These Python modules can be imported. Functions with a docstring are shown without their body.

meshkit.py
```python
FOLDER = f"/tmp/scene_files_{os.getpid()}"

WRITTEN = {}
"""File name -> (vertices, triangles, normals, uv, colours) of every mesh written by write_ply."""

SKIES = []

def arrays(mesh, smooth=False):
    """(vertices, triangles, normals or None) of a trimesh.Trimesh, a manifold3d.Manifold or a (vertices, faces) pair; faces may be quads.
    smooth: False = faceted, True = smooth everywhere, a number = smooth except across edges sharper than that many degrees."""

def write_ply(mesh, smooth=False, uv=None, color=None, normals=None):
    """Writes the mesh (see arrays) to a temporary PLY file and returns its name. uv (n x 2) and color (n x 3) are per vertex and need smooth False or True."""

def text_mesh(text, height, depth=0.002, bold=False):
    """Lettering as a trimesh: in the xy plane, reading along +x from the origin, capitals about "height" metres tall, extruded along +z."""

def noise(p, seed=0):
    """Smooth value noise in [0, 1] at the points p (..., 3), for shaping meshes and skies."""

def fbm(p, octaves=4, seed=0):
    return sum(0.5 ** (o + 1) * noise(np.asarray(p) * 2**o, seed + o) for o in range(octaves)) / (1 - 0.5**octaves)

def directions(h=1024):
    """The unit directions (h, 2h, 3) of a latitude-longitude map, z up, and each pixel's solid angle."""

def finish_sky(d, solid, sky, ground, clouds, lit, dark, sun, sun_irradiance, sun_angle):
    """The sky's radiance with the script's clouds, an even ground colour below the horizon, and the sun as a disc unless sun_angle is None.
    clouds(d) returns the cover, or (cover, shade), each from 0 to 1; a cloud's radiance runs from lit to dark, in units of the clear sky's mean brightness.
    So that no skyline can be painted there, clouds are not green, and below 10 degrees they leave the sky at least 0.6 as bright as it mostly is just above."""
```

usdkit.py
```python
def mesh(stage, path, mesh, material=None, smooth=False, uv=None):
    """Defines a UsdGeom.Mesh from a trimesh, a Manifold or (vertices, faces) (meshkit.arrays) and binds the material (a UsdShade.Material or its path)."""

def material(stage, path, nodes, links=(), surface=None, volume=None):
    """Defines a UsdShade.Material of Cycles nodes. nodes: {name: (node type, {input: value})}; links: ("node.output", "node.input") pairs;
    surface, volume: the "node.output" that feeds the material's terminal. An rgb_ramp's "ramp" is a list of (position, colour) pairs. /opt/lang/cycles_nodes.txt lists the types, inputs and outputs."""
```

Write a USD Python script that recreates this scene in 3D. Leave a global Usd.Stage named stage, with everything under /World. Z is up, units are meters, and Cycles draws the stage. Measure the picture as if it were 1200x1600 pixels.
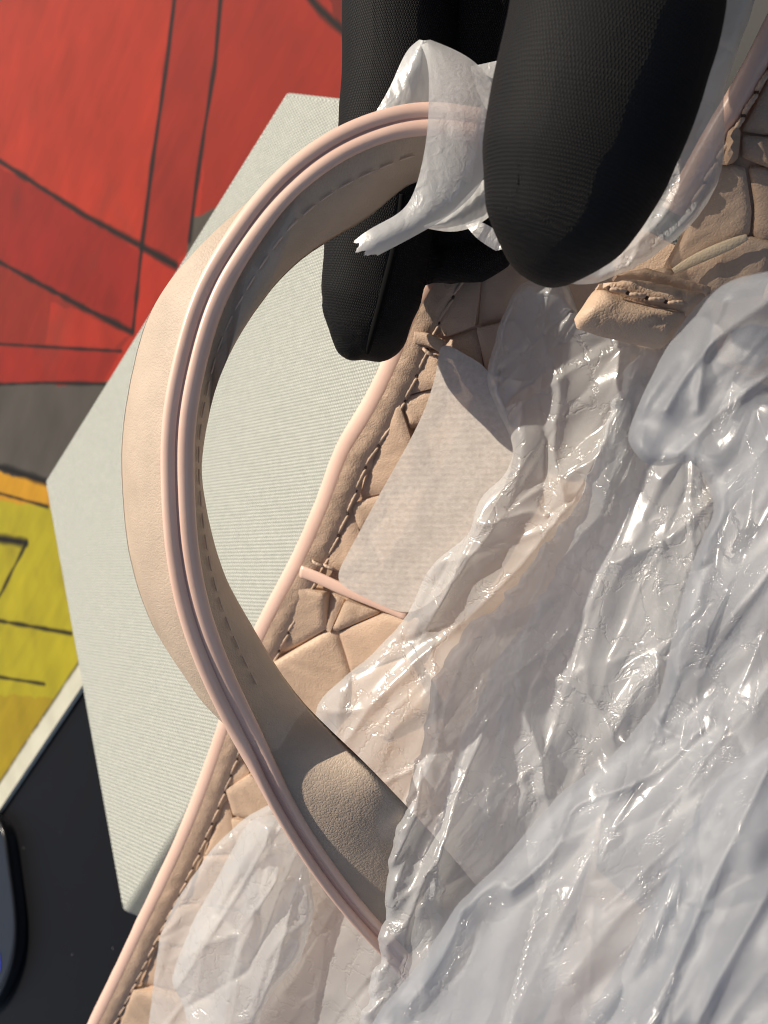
import math, numpy as np, trimesh, usdkit, meshkit, manifold3d as m3
from pxr import Usd, UsdGeom, UsdLux, UsdShade, Gf, Sdf, Vt
from scipy.spatial import Delaunay, cKDTree
from scipy.interpolate import RBFInterpolator, CubicSpline, LinearNDInterpolator
import shapely
from shapely.geometry import Polygon, LineString, Point

stage = Usd.Stage.CreateInMemory()
UsdGeom.SetStageUpAxis(stage, UsdGeom.Tokens.z); UsdGeom.SetStageMetersPerUnit(stage, 1.0)
UsdGeom.Xform.Define(stage, '/World'); stage.SetDefaultPrim(stage.GetPrimAtPath('/World'))
UsdGeom.Scope.Define(stage, '/World/Looks')
rng = np.random.default_rng(7)

# ------------------------------------------------------------------ camera, sky, sun
F, EL = 1500.0, math.radians(42)
SE, CE = math.sin(EL), math.cos(EL)
CAM = np.array([0.0, 0.0, 0.29])                       # table top is z = 0
FW, RT, UP = np.array([-CE, 0, -SE]), np.array([SE, 0, -CE]), np.array([0, 1.0, 0])
EXPOSURE, SKY, SUN_I = 0.2, 0.066, 1.15
FSTOP, FOCUS = 25.0, 0.20
SUN = np.array([-0.36, 0.44, 0.82]); SUN /= np.linalg.norm(SUN)

cam = UsdGeom.Camera.Define(stage, '/World/camera')
AP = 20.955
cam.CreateHorizontalApertureAttr(AP); cam.CreateVerticalApertureAttr(AP * 4 / 3)
cam.CreateFocalLengthAttr(AP * F / 1200); cam.CreateClippingRangeAttr(Gf.Vec2f(0.01, 50))
cam.CreateFStopAttr(FSTOP); cam.CreateFocusDistanceAttr(FOCUS); cam.CreateExposureAttr(EXPOSURE)
cam.AddTransformOp().Set(Gf.Matrix4d(*[float(x) for row in (list(RT) + [0], list(UP) + [0], list(-FW) + [0], list(CAM) + [1]) for x in row]))

sky = usdkit.material(stage, '/World/Looks/sky', {
    's': ('sky_texture', {'sky_type': 'single_scattering', 'sun_disc': False, 'sun_elevation': math.asin(SUN[2]), 'sun_rotation': math.atan2(SUN[0], SUN[1]), 'aerosol_density': 4.0}),
    'b': ('background_shader', {'strength': SKY})}, [('s.color', 'b.color')], surface='b.background')
dome = UsdLux.DomeLight.Define(stage, '/World/sky')
UsdShade.MaterialBindingAPI.Apply(dome.GetPrim()).Bind(sky)
sun = UsdLux.DistantLight.Define(stage, '/World/sun')
sun.CreateNormalizeAttr(True); sun.CreateIntensityAttr(SUN_I); sun.CreateAngleAttr(0.53); sun.CreateColorAttr(Gf.Vec3f(1, 0.90, 0.76))
sun.AddTransformOp().Set(Gf.Matrix4d(Gf.Rotation(Gf.Vec3d(0, 0, 1), Gf.Vec3d(*SUN)), Gf.Vec3d(0, 0, 0)))

# ------------------------------------------------------------------ helpers
def ray(px, py):
    px, py = np.asarray(px, float), np.asarray(py, float)
    return FW + ((px - 600) / F)[..., None] * RT + ((800 - py) / F)[..., None] * UP
def P(px, py, d):                                     # a point at camera depth d
    return CAM + ray(px, py) * np.asarray(d, float)[..., None]
def PZ(px, py, z):                                    # a point on the level z
    r = ray(px, py); return CAM + r * ((z - CAM[2]) / r[..., 2])[..., None]
class Plane:
    def __init__(self, o, a, b):                      # origin, in-plane directions
        self.o = np.asarray(o, float); self.a = a / np.linalg.norm(a)
        n = np.cross(a, b); self.n = n / np.linalg.norm(n)
        if self.n @ (CAM - self.o) < 0: self.n = -self.n
        self.b = np.cross(self.n, self.a)
    def hit(self, px, py, lift=0.0):
        r = ray(px, py); o = self.o + self.n * lift
        return CAM + r * (((o - CAM) @ self.n) / (r @ self.n))[..., None]
    def uv(self, p): q = np.asarray(p) - self.o; return np.stack([q @ self.a, q @ self.b], -1)
    def at(self, uv, h=0.0): uv = np.asarray(uv); return self.o + uv[..., :1] * self.a + uv[..., 1:2] * self.b + np.asarray(h)[..., None] * self.n if np.ndim(h) else self.o + uv[..., :1] * self.a + uv[..., 1:2] * self.b + h * self.n

used = {}
def path_for(name, parent):
    base = (str(parent.GetPath()) if parent else '/World') + '/' + name
    k = used.get(base, 0); used[base] = k + 1
    return base if k == 0 else f'{base}_{k:03d}'
def tag(p, label=None, cat=None, group=None, kind=None):
    p = p.GetPrim() if hasattr(p, 'GetPrim') else p
    for k, v in (('label', label), ('category', cat), ('group', group), ('kind', kind)):
        if v: p.SetCustomDataByKey(k, v)
    return p
def thing(name, label, cat, group=None):
    return tag(UsdGeom.Xform.Define(stage, path_for(name, None)).GetPrim(), label, cat, group)
def obj(name, mesh, mat, parent=None, smooth=40, uv=None, col=None, label=None):
    if uv is not None or col is not None: smooth = True if smooth else False
    m = usdkit.mesh(stage, path_for(name, parent), mesh, mat, smooth, uv)
    if col is not None:
        UsdGeom.PrimvarsAPI(m).CreatePrimvar('col', Sdf.ValueTypeNames.Color3fArray, 'vertex').Set(Vt.Vec3fArray.FromNumpy(np.asarray(col, np.float32)))
    if label: tag(m, label)
    return m.GetPrim()
def srgb(r, g, b):
    c = np.array([r, g, b]) / 255.0
    return tuple(np.where(c <= 0.04045, c / 12.92, ((c + 0.055) / 1.055) ** 2.4))
def spline(pts, n, closed=False):
    pts = np.asarray(pts, float)
    if closed: pts = np.vstack([pts, pts[:1]])
    s = np.r_[0, np.cumsum(np.maximum(np.linalg.norm(np.diff(pts[:, :2], axis=0), axis=1) ** 0.5, 1e-6))]
    return CubicSpline(s, pts, bc_type='periodic' if closed else 'natural')(np.linspace(0, s[-1], n))
def resample(pts, step):
    pts = np.asarray(pts, float); s = np.r_[0, np.cumsum(np.linalg.norm(np.diff(pts, axis=0), axis=1))]
    n = max(2, int(round(s[-1] / step)) + 1); t = np.linspace(0, s[-1], n)
    return np.stack([np.interp(t, s, pts[:, k]) for k in range(pts.shape[1])], 1)
def tube(path, rad, seg=12, flat=None, cap=True):
    """A swept tube. rad may vary along the path; flat = (direction, factor) squashes it."""
    p = np.asarray(path, float); n = len(p); rad = np.broadcast_to(rad, n)
    t = np.gradient(p, axis=0); t /= np.linalg.norm(t, axis=1, keepdims=True)
    ref = np.array([0.3, 0.2, 1.0]) if flat is None else np.asarray(flat[0], float)
    a = ref - t * (t * ref).sum(1, keepdims=True); a /= np.linalg.norm(a, axis=1, keepdims=True); b = np.cross(t, a)
    ang = np.linspace(0, 2 * math.pi, seg, endpoint=False)
    k = 1.0 if flat is None else flat[1]
    v = p[:, None] + rad[:, None, None] * (np.cos(ang)[None, :, None] * a[:, None] * k + np.sin(ang)[None, :, None] * b[:, None])
    v = v.reshape(-1, 3); f = []
    i = np.arange(n - 1)[:, None] * seg; j = np.arange(seg)[None]; j2 = (j + 1) % seg
    q = np.stack([i + j, i + j2, i + seg + j2, i + seg + j], -1).reshape(-1, 4)
    f = np.vstack([q[:, [0, 1, 2]], q[:, [0, 2, 3]]])
    if cap:
        c0, c1 = len(v), len(v) + 1
        v = np.vstack([v, p[:1], p[-1:]]); e = (n - 1) * seg; jj = np.arange(seg)
        f = np.vstack([f, np.stack([np.full(seg, c0), (jj + 1) % seg, jj], 1), np.stack([np.full(seg, c1), e + jj, e + (jj + 1) % seg], 1)])
    return v, f
def grid_faces(n, m):
    i = np.arange(n - 1)[:, None] * m; j = np.arange(m - 1)[None]
    q = np.stack([i + j, i + j + 1, i + m + j + 1, i + m + j], -1).reshape(-1, 4)
    return np.vstack([q[:, [0, 1, 2]], q[:, [0, 2, 3]]])
def fill(poly, step):
    """Points and triangles that fill a 2-D outline at the given pitch, and each point's distance to the outline."""
    pg = Polygon(poly).buffer(0)
    if pg.geom_type != 'Polygon': pg = max(pg.geoms, key=lambda g: g.area)
    edge = resample(np.array(pg.exterior.coords), step)[:-1]
    x0, y0, x1, y1 = pg.bounds
    gx, gy = np.meshgrid(np.arange(x0, x1, step), np.arange(y0, y1, step * 0.87)); gx = gx + (np.arange(len(gx)) % 2)[:, None] * step / 2
    g = np.stack([gx.ravel(), gy.ravel()], 1)
    inner = pg.buffer(-step * 0.55)
    if not inner.is_empty: g = g[shapely.contains_xy(inner, g[:, 0], g[:, 1])]
    else: g = g[:0]
    p = np.vstack([edge, g]); tri = Delaunay(p).simplices
    c = p[tri].mean(1); tri = tri[shapely.contains_xy(pg, c[:, 0], c[:, 1])]
    d = shapely.distance(shapely.points(p), pg.exterior)
    return p, tri, d, len(edge)
def face_cam(v, f):
    """Turns triangles so that they face the camera on the whole."""
    n = np.cross(v[f[:, 1]] - v[f[:, 0]], v[f[:, 2]] - v[f[:, 0]])
    return f if (n * (CAM - v[f[:, 0]])).sum() > 0 else f[:, ::-1]
def fbm(p, o=4, seed=0): return meshkit.fbm(np.asarray(p), o, seed) - 0.5

# ------------------------------------------------------------------ materials
LK = '/World/Looks/'
def leather(name, rgb, grain=1500, rough=0.52, bump=0.22, wr=0.8):
    return usdkit.material(stage, LK + name, {
        'tc': ('texture_coordinate', {}),
        'n': ('noise_texture', {'scale': 90, 'detail': 4}), 'cr': ('rgb_ramp', {'ramp': [(0.25, tuple(c * 0.86 for c in rgb)), (0.75, tuple(min(1, c * 1.1) for c in rgb))]}),
        'v': ('voronoi_texture', {'scale': grain, 'feature': 'distance_to_edge'}),
        'vm': ('map_range', {'from_min': 0, 'from_max': 0.25, 'clamp': True}),
        'w': ('noise_texture', {'scale': 330, 'detail': 5, 'roughness': 0.62, 'distortion': 1.6}),
        'b1': ('bump', {'strength': 0.5 * wr, 'distance': 0.0004}), 'b': ('bump', {'strength': bump, 'distance': 0.00022}),
        'p': ('principled_bsdf', {'roughness': rough, 'specular_ior_level': 0.4})},
        [('tc.object', 'n.vector'), ('tc.object', 'v.vector'), ('tc.object', 'w.vector'), ('n.fac', 'cr.fac'), ('cr.color', 'p.base_color'),
         ('w.fac', 'b1.height'), ('v.distance', 'vm.value'), ('vm.result', 'b.height'), ('b1.normal', 'b.normal'), ('b.normal', 'p.normal')], surface='p.BSDF')
TAN = (0.54, 0.385, 0.275)
M_leather = leather('tan_leather', TAN)
M_leather2 = leather('tan_leather_light', (0.58, 0.42, 0.30))
M_band = leather('tan_leather_band', (0.52, 0.37, 0.265), wr=1.2)
M_strap = leather('strap_leather', (0.51, 0.405, 0.31), grain=1400, rough=0.55, bump=0.22, wr=0.8)
M_lining = leather('lining_leather', (0.33, 0.24, 0.18))
M_pink = usdkit.material(stage, LK + 'pink_edge_paint', {
    'tc': ('texture_coordinate', {}), 'n': ('noise_texture', {'scale': 260, 'detail': 3}), 'b': ('bump', {'strength': 0.12, 'distance': 0.0004}),
    'n2': ('noise_texture', {'scale': 60, 'detail': 3}), 'cr': ('rgb_ramp', {'ramp': [(0.3, (0.78, 0.525, 0.415)), (0.7, (0.83, 0.58, 0.465))]}),
    'p': ('principled_bsdf', {'roughness': 0.33, 'specular_ior_level': 0.5, 'subsurface_weight': 0.0})},
    [('tc.object', 'n.vector'), ('n.fac', 'b.height'), ('b.normal', 'p.normal'), ('tc.object', 'n2.vector'), ('n2.fac', 'cr.fac'), ('cr.color', 'p.base_color')], surface='p.BSDF')
M_groove = usdkit.material(stage, LK + 'edge_groove', {'p': ('principled_bsdf', {'base_color': (0.62, 0.38, 0.31), 'roughness': 0.6})}, surface='p.BSDF')
M_thread = usdkit.material(stage, LK + 'thread', {'p': ('principled_bsdf', {'base_color': (0.56, 0.41, 0.30), 'roughness': 0.6})}, surface='p.BSDF')
M_thread_pale = usdkit.material(stage, LK + 'pale_thread', {'p': ('principled_bsdf', {'base_color': (0.66, 0.52, 0.41), 'roughness': 0.7})}, surface='p.BSDF')
M_hole = usdkit.material(stage, LK + 'stitch_hole', {'p': ('principled_bsdf', {'base_color': (0.09, 0.05, 0.035), 'roughness': 0.9})}, surface='p.BSDF')

def weave(name, light, dark, pu, pv, rough=0.8, warp=0.00032, bump=0.6):
    """A plain weave from the st coordinates: rows of pitch pv, dark gaps between threads of pitch pu, every other row shifted by half a thread."""
    tau = 2 * math.pi
    return usdkit.material(stage, LK + name, {
        'st': ('uvmap', {'attribute': 'st'}), 'tc': ('texture_coordinate', {}),
        'wn': ('noise_texture', {'scale': 160, 'detail': 3}), 'ws': ('vector_math', {'math_type': 'scale', 'scale': warp}), 'wa': ('vector_math', {'math_type': 'add'}),
        'xy': ('separate_xyz', {}),
        'row': ('math', {'math_type': 'divide', 'value2': pv}), 'fl': ('math', {'math_type': 'floor'}), 'half': ('math', {'math_type': 'multiply', 'value2': 0.5}),
        'cu': ('math', {'math_type': 'divide', 'value2': pu}), 'cs': ('math', {'math_type': 'add'}),
        'au': ('math', {'math_type': 'multiply', 'value2': tau}), 'su': ('math', {'math_type': 'cosine'}),
        'av': ('math', {'math_type': 'multiply', 'value2': tau}), 'sv': ('math', {'math_type': 'cosine'}),
        'mu': ('math', {'math_type': 'multiply', 'value2': 0.62}), 'sm': ('math', {'math_type': 'multiply_add', 'value2': 0.38}),
        'mr': ('map_range', {'from_min': -0.2, 'from_max': 0.62, 'clamp': True}),
        'inv': ('math', {'math_type': 'subtract', 'value1': 1.0}),
        'ln': ('noise_texture', {'scale': 420, 'detail': 2}), 'lr': ('rgb_ramp', {'ramp': [(0.3, tuple(c * 0.88 for c in light)), (0.7, light)]}),
        'mix': ('mix', {'color2': dark}), 'b': ('bump', {'strength': bump, 'distance': 0.00035}),
        'p': ('principled_bsdf', {'roughness': rough, 'specular_ior_level': 0.25})},
        [('st.UV', 'wa.vector1'), ('tc.object', 'wn.vector'), ('wn.color', 'ws.vector1'), ('ws.vector', 'wa.vector2'), ('wa.vector', 'xy.vector'),
         ('xy.y', 'row.value1'), ('row.value', 'fl.value1'), ('fl.value', 'half.value1'), ('xy.x', 'cu.value1'), ('cu.value', 'cs.value1'), ('half.value', 'cs.value2'),
         ('cs.value', 'au.value1'), ('au.value', 'su.value1'), ('row.value', 'av.value1'), ('av.value', 'sv.value1'),
         ('su.value', 'mu.value1'), ('sv.value', 'sm.value1'), ('mu.value', 'sm.value3'), ('sm.value', 'mr.value'),
         ('tc.object', 'ln.vector'), ('ln.fac', 'lr.fac'), ('lr.color', 'mix.color1'), ('mr.result', 'mix.fac'), ('mix.color', 'p.base_color'),
         ('mr.result', 'inv.value2'), ('inv.value', 'b.height'), ('b.normal', 'p.normal')], surface='p.BSDF')
M_fabric_side = weave('pale_woven_fabric_side', (0.61, 0.63, 0.565), (0.13, 0.135, 0.12), 0.00135, 0.00132)
M_fabric = weave('pale_woven_fabric', (0.61, 0.63, 0.565), (0.13, 0.135, 0.12), 0.00135, 0.00132)
M_knit = weave('black_knit', (0.0075, 0.0075, 0.0085), (0.0005, 0.0005, 0.0005), 0.00052, 0.00056, rough=0.7, warp=0.00008, bump=0.8)
M_table = usdkit.material(stage, LK + 'black_table', {
    'tc': ('texture_coordinate', {}), 'n': ('noise_texture', {'scale': 700, 'detail': 3}), 'b': ('bump', {'strength': 0.08, 'distance': 0.0003}),
    'v': ('voronoi_texture', {'scale': 55, 'randomness': 1.0}), 'lt': ('math', {'math_type': 'less_than', 'value2': 0.022}), 'm': ('mix', {'color1': (0.0065, 0.0065, 0.0075), 'color2': (0.3, 0.3, 0.3)}),
    'p': ('principled_bsdf', {'roughness': 0.45, 'specular_ior_level': 0.09})},
    [('tc.object', 'n.vector'), ('n.fac', 'b.height'), ('b.normal', 'p.normal'), ('tc.object', 'v.vector'), ('v.distance', 'lt.value1'), ('lt.value', 'm.fac'), ('m.color', 'p.base_color')], surface='p.BSDF')
M_paint = usdkit.material(stage, LK + 'painted_canvas', {
    'a': ('attribute', {'attribute': 'col'}), 'tc': ('texture_coordinate', {}), 'n': ('noise_texture', {'scale': 900, 'detail': 2}), 'b': ('bump', {'strength': 0.15, 'distance': 0.0003}),
    'p': ('principled_bsdf', {'roughness': 0.7, 'specular_ior_level': 0.15})},
    [('a.color', 'p.base_color'), ('tc.object', 'n.vector'), ('n.fac', 'b.height'), ('b.normal', 'p.normal')], surface='p.BSDF')
M_canvas = usdkit.material(stage, LK + 'canvas_edge', {'p': ('principled_bsdf', {'base_color': (0.74, 0.72, 0.62), 'roughness': 0.8})}, surface='p.BSDF')

def film(name, milk, tint, rough=0.14, fine=0.5, ns=130, gl=0.36, crackle=0.35):
    return usdkit.material(stage, LK + name, {
        'tc': ('texture_coordinate', {}), 'n': ('noise_texture', {'scale': ns, 'detail': 4, 'roughness': 0.6, 'distortion': 0.8}), 'b0': ('bump', {'strength': fine, 'distance': 0.16 / ns}), 'dv': ('vector_math', {'math_type': 'scale', 'scale': 0.012}), 'da': ('vector_math', {'math_type': 'add'}), 'v': ('voronoi_texture', {'scale': 95, 'feature': 'distance_to_edge'}), 'vm': ('map_range', {'from_min': 0, 'from_max': 0.05, 'clamp': True}), 'b': ('bump', {'strength': crackle, 'distance': 0.0006}),
        't': ('transparent_bsdf', {'color': (0.97, 0.97, 0.97)}), 'd': ('diffuse_bsdf', {'color': tint}), 'l': ('translucent_bsdf', {'color': tint}),
        'g': ('glossy_bsdf', {'color': (1, 1, 1), 'roughness': rough}), 'dl': ('mix_closure', {'fac': 0.5}), 'm': ('mix_closure', {'fac': milk}),
        'fr': ('layer_weight', {'blend': 0.22}), 'fm': ('math', {'math_type': 'multiply_add', 'value2': gl, 'value3': 0.025, 'use_clamp': True}), 'o': ('mix_closure', {})},
        [('tc.object', 'n.vector'), ('n.fac', 'b0.height'), ('n.color', 'dv.vector1'), ('dv.vector', 'da.vector1'), ('tc.object', 'da.vector2'), ('da.vector', 'v.vector'), ('v.distance', 'vm.value'), ('vm.result', 'b.height'), ('b0.normal', 'b.normal'), ('b.normal', 'g.normal'), ('b.normal', 'd.normal'), ('b.normal', 'fr.normal'), ('d.BSDF', 'dl.closure1'), ('l.BSDF', 'dl.closure2'),
         ('t.BSDF', 'm.closure1'), ('dl.closure', 'm.closure2'), ('fr.facing', 'fm.value1'), ('fm.value', 'o.fac'), ('m.closure', 'o.closure1'), ('g.BSDF', 'o.closure2')], surface='o.closure')
M_film = film('clear_plastic_film', 0.62, (0.80, 0.81, 0.81), rough=0.18, fine=0.1)
M_film_mid = film('cloudy_plastic_film', 0.56, (0.74, 0.76, 0.78), rough=0.24, fine=0.1, gl=0.3)
M_film_white = film('bunched_plastic_film', 0.66, (0.84, 0.85, 0.86), rough=0.24, fine=0.15)
M_film_shaded = film('shade_tinted_film', 0.54, (0.46, 0.50, 0.56), rough=0.55, fine=0.05, gl=0.2, crackle=0.06)  # same plastic film, with shade and bluish skylight painted into a darker tint
M_foam = film('foam_tissue', 0.78, (0.93, 0.94, 0.93), rough=0.32, fine=0.6, ns=420, crackle=0.0)
M_paper = usdkit.material(stage, LK + 'tissue_paper', {
    'tc': ('texture_coordinate', {}), 'n': ('noise_texture', {'scale': 700, 'detail': 5, 'roughness': 0.7}), 'cr': ('rgb_ramp', {'ramp': [(0.3, (0.60, 0.53, 0.47)), (0.72, (0.78, 0.71, 0.64))]}), 'b': ('bump', {'strength': 0.3, 'distance': 0.0005}), 'wv': ('wave_texture', {'scale': 210, 'distortion': 1.2, 'bands_direction': 'y'}), 'b2': ('bump', {'strength': 0.07, 'distance': 0.0003}),
    't': ('transparent_bsdf', {'color': (1, 1, 1)}), 'p': ('principled_bsdf', {'roughness': 0.5, 'specular_ior_level': 0.4}), 'm': ('mix_closure', {'fac': 0.86})},
    [('tc.object', 'n.vector'), ('n.fac', 'cr.fac'), ('cr.color', 'p.base_color'), ('n.fac', 'b.height'), ('tc.object', 'wv.vector'), ('wv.fac', 'b2.height'), ('b.normal', 'b2.normal'), ('b2.normal', 'p.normal'), ('t.BSDF', 'm.closure1'), ('p.BSDF', 'm.closure2')], surface='m.closure')
M_seam = usdkit.material(stage, LK + 'seam_knit', {'p': ('principled_bsdf', {'base_color': (0.006, 0.006, 0.006), 'roughness': 0.95, 'specular_ior_level': 0.1})}, surface='p.BSDF')
M_black = usdkit.material(stage, LK + 'glossy_black', {'p': ('principled_bsdf', {'base_color': (0.01, 0.01, 0.011), 'roughness': 0.22})}, surface='p.BSDF')
M_blue = usdkit.material(stage, LK + 'deep_blue', {'p': ('principled_bsdf', {'base_color': (0.01, 0.015, 0.35), 'roughness': 0.3})}, surface='p.BSDF')

# ------------------------------------------------------------------ table
tb = trimesh.creation.box([2.4, 2.4, 0.03]); tb.apply_translation([-0.5, 0, -0.015])
tag(obj('table_top', tb, M_table, smooth=False), 'black table top under everything', None, None, 'structure')

# ------------------------------------------------------------------ painting on a shallow canvas
ZP = 0.004
e0, e1 = PZ(124, 1078, ZP), PZ(0, 1264, ZP)
pu = (e0 - e1) / np.linalg.norm(e0 - e1); pv = np.array([-pu[1], pu[0], 0.0])
if pv[0] > 0: pv = -pv
def puv(px, py): q = PZ(np.asarray(px, float), np.asarray(py, float), ZP) - e1; return np.stack([q @ pu, q @ pv], -1)
PU0, PU1, PV1 = -0.16, 0.80, 0.56
G = 0.0008
us, vs = np.arange(PU0, PU1 + G, G), np.arange(0, PV1 + G, G)
U, V = np.meshgrid(us, vs, indexing='ij'); UV = np.stack([U.ravel(), V.ravel()], 1)
n3 = np.c_[UV, np.zeros(len(UV))]
wob = np.stack([fbm(n3 * 60, 3, 3), fbm(n3 * 60, 3, 9)], 1) * 0.006
col = np.tile(srgb(142, 34, 20), (len(UV), 1))
def region(pts, rgb):
    rgb = [c * k for c, k in zip(rgb, (0.69, 0.55, 0.45) if rgb[1] < 75 else (0.80, 0.80, 0.80))]
    q = puv(*np.array(pts, float).T); pg = Polygon(q).buffer(0)
    w = UV + wob
    m = shapely.contains_xy(pg, w[:, 0], w[:, 1]); col[m] = srgb(*rgb)
region([(-60, -60), (270, -60), (240, 240), (215, 385), (-60, 222)], (206, 68, 46))
region([(275, -60), (345, -60), (322, 200), (300, 380), (270, 415), (218, 390), (240, 240)], (178, 52, 38))
region([(345, -60), (700, -60), (640, 300), (450, 200), (310, 360), (322, 200)], (182, 55, 40))
region([(480, -60), (700, -60), (640, 260), (545, 60)], (140, 42, 32))
region([(-60, 222), (218, 390), (208, 515), (-60, 382)], (172, 42, 32))
region([(-60, 382), (208, 520), (190, 548), (-60, 540)], (165, 52, 38))
region([(80, 470), (208, 520), (160, 560), (70, 545)], (196, 62, 46))
region([(-60, 540), (190, 548), (160, 602), (-60, 605)], (176, 50, 38))
region([(300, 340), (345, 320), (320, 380), (290, 400)], (86, 80, 72))
region([(-80, 602), (180, 598), (150, 700), (75, 755), (-80, 718)], (84, 79, 73))
region([(-80, 722), (78, 752), (110, 800), (-80, 775)], (206, 150, 34))
region([(-80, 772), (110, 796), (200, 950), (120, 1050), (-120, 1500), (-200, 1300)], (180, 168, 36))
region([(-80, 1080), (90, 1090), (-60, 1500), (-200, 1300)], (172, 148, 32))
tone = 1 + 0.42 * fbm(n3 * 34, 4, 1) + 0.22 * fbm(n3 * np.array([25, 160, 1]), 3, 2)
col = col * np.clip(tone, 0.5, 1.5)[:, None]
smear = np.clip(fbm(n3 * 14, 4, 5) * 2.2 - 0.35, 0, 0.5)[:, None]; col = col * (1 - smear) + np.array(srgb(70, 44, 36)) * smear
lines = [([(277, -40), (262, 90), (240, 240), (222, 380), (208, 515)], 0.0019), ([(348, -40), (336, 100), (320, 200), (305, 300), (296, 375)], 0.0016),
         ([(-60, 215), (0, 252), (130, 335), (275, 415)], 0.0017), ([(-60, 380), (0, 410), (120, 475), (208, 520)], 0.0015), ([(-60, 534), (90, 543), (190, 549)], 0.0008),
         ([(460, -30), (500, 15), (540, 52)], 0.0014), ([(-60, 603), (70, 598), (165, 600)], 0.0009), ([(-60, 718), (0, 730), (75, 754)], 0.0022), ([(-60, 757), (0, 771), (75, 792)], 0.0009),
         ([(-60, 836), (0, 842), (42, 848)], 0.0022), ([(42, 848), (20, 890), (0, 930), (-40, 985)], 0.0014), ([(-60, 962), (0, 970), (112, 990)], 0.0012), ([(-60, 1048), (0, 1058), (70, 1069)], 0.0009)]
for pts, w in lines:
    d, _ = cKDTree(resample(puv(*resample(pts, 12).T), 0.0004)).query(UV, distance_upper_bound=0.008); nr = np.flatnonzero(np.isfinite(d)); d = d[nr]; q = n3[nr]
    ww = 1.45 * w * (0.5 + 1.0 * (fbm(q * 55, 2, 11) + 0.5))
    k = np.clip(1.3 - d / ww, 0, 1) ** 0.6 * np.clip(1.5 + 1.7 * fbm(q * 420, 2, 13), 0, 1) ** 0.7; k = k[:, None]
    col[nr] = col[nr] * (1 - k) + np.array([0.004, 0.003, 0.003]) * k
bd = puv([120, 0], [1040, 1222]); VB = V.ravel() - (bd[1, 1] + (U.ravel() - bd[1, 0]) * (bd[0, 1] - bd[1, 1]) / (bd[0, 0] - bd[1, 0])) - 0.001 * fbm(n3 * 120, 3, 17)
col[VB < 0] = np.array([0.46, 0.45, 0.36]) * (1 + 0.3 * fbm(n3[VB < 0] * 60, 3, 31))[:, None]
k = np.clip(1 - np.abs(VB) / 0.002, 0, 1)[:, None] * np.clip(1 + 2.5 * fbm(n3 * 150, 3, 21), 0, 1)[:, None]; col = col * (1 - k) + np.array([0.03, 0.025, 0.02]) * k
paint = thing('painting', 'abstract red, grey and yellow painting with black charcoal lines lying on the table', 'painting')
pv3 = e1 + UV[:, :1] * pu + UV[:, 1:] * pv; pv3[:, 2] = ZP
obj('painted_face', (pv3, face_cam(pv3, grid_faces(len(us), len(vs)))), M_paint, paint, smooth=True, col=np.clip(col, 0, 1))
def prism(poly, z0, z1):
    m = trimesh.creation.extrude_polygon(Polygon(poly), z1 - z0, engine='earcut'); m.apply_translation([0, 0, z0]); return m
cn = [e1 + u * pu + v * pv for u, v in ((PU0, -0.0002), (PU1, -0.0002), (PU1, PV1), (PU0, PV1))]
obj('canvas_board', prism([c[:2] for c in cn], 0.0005, ZP - 0.0004), M_canvas, paint, smooth=False)

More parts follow.
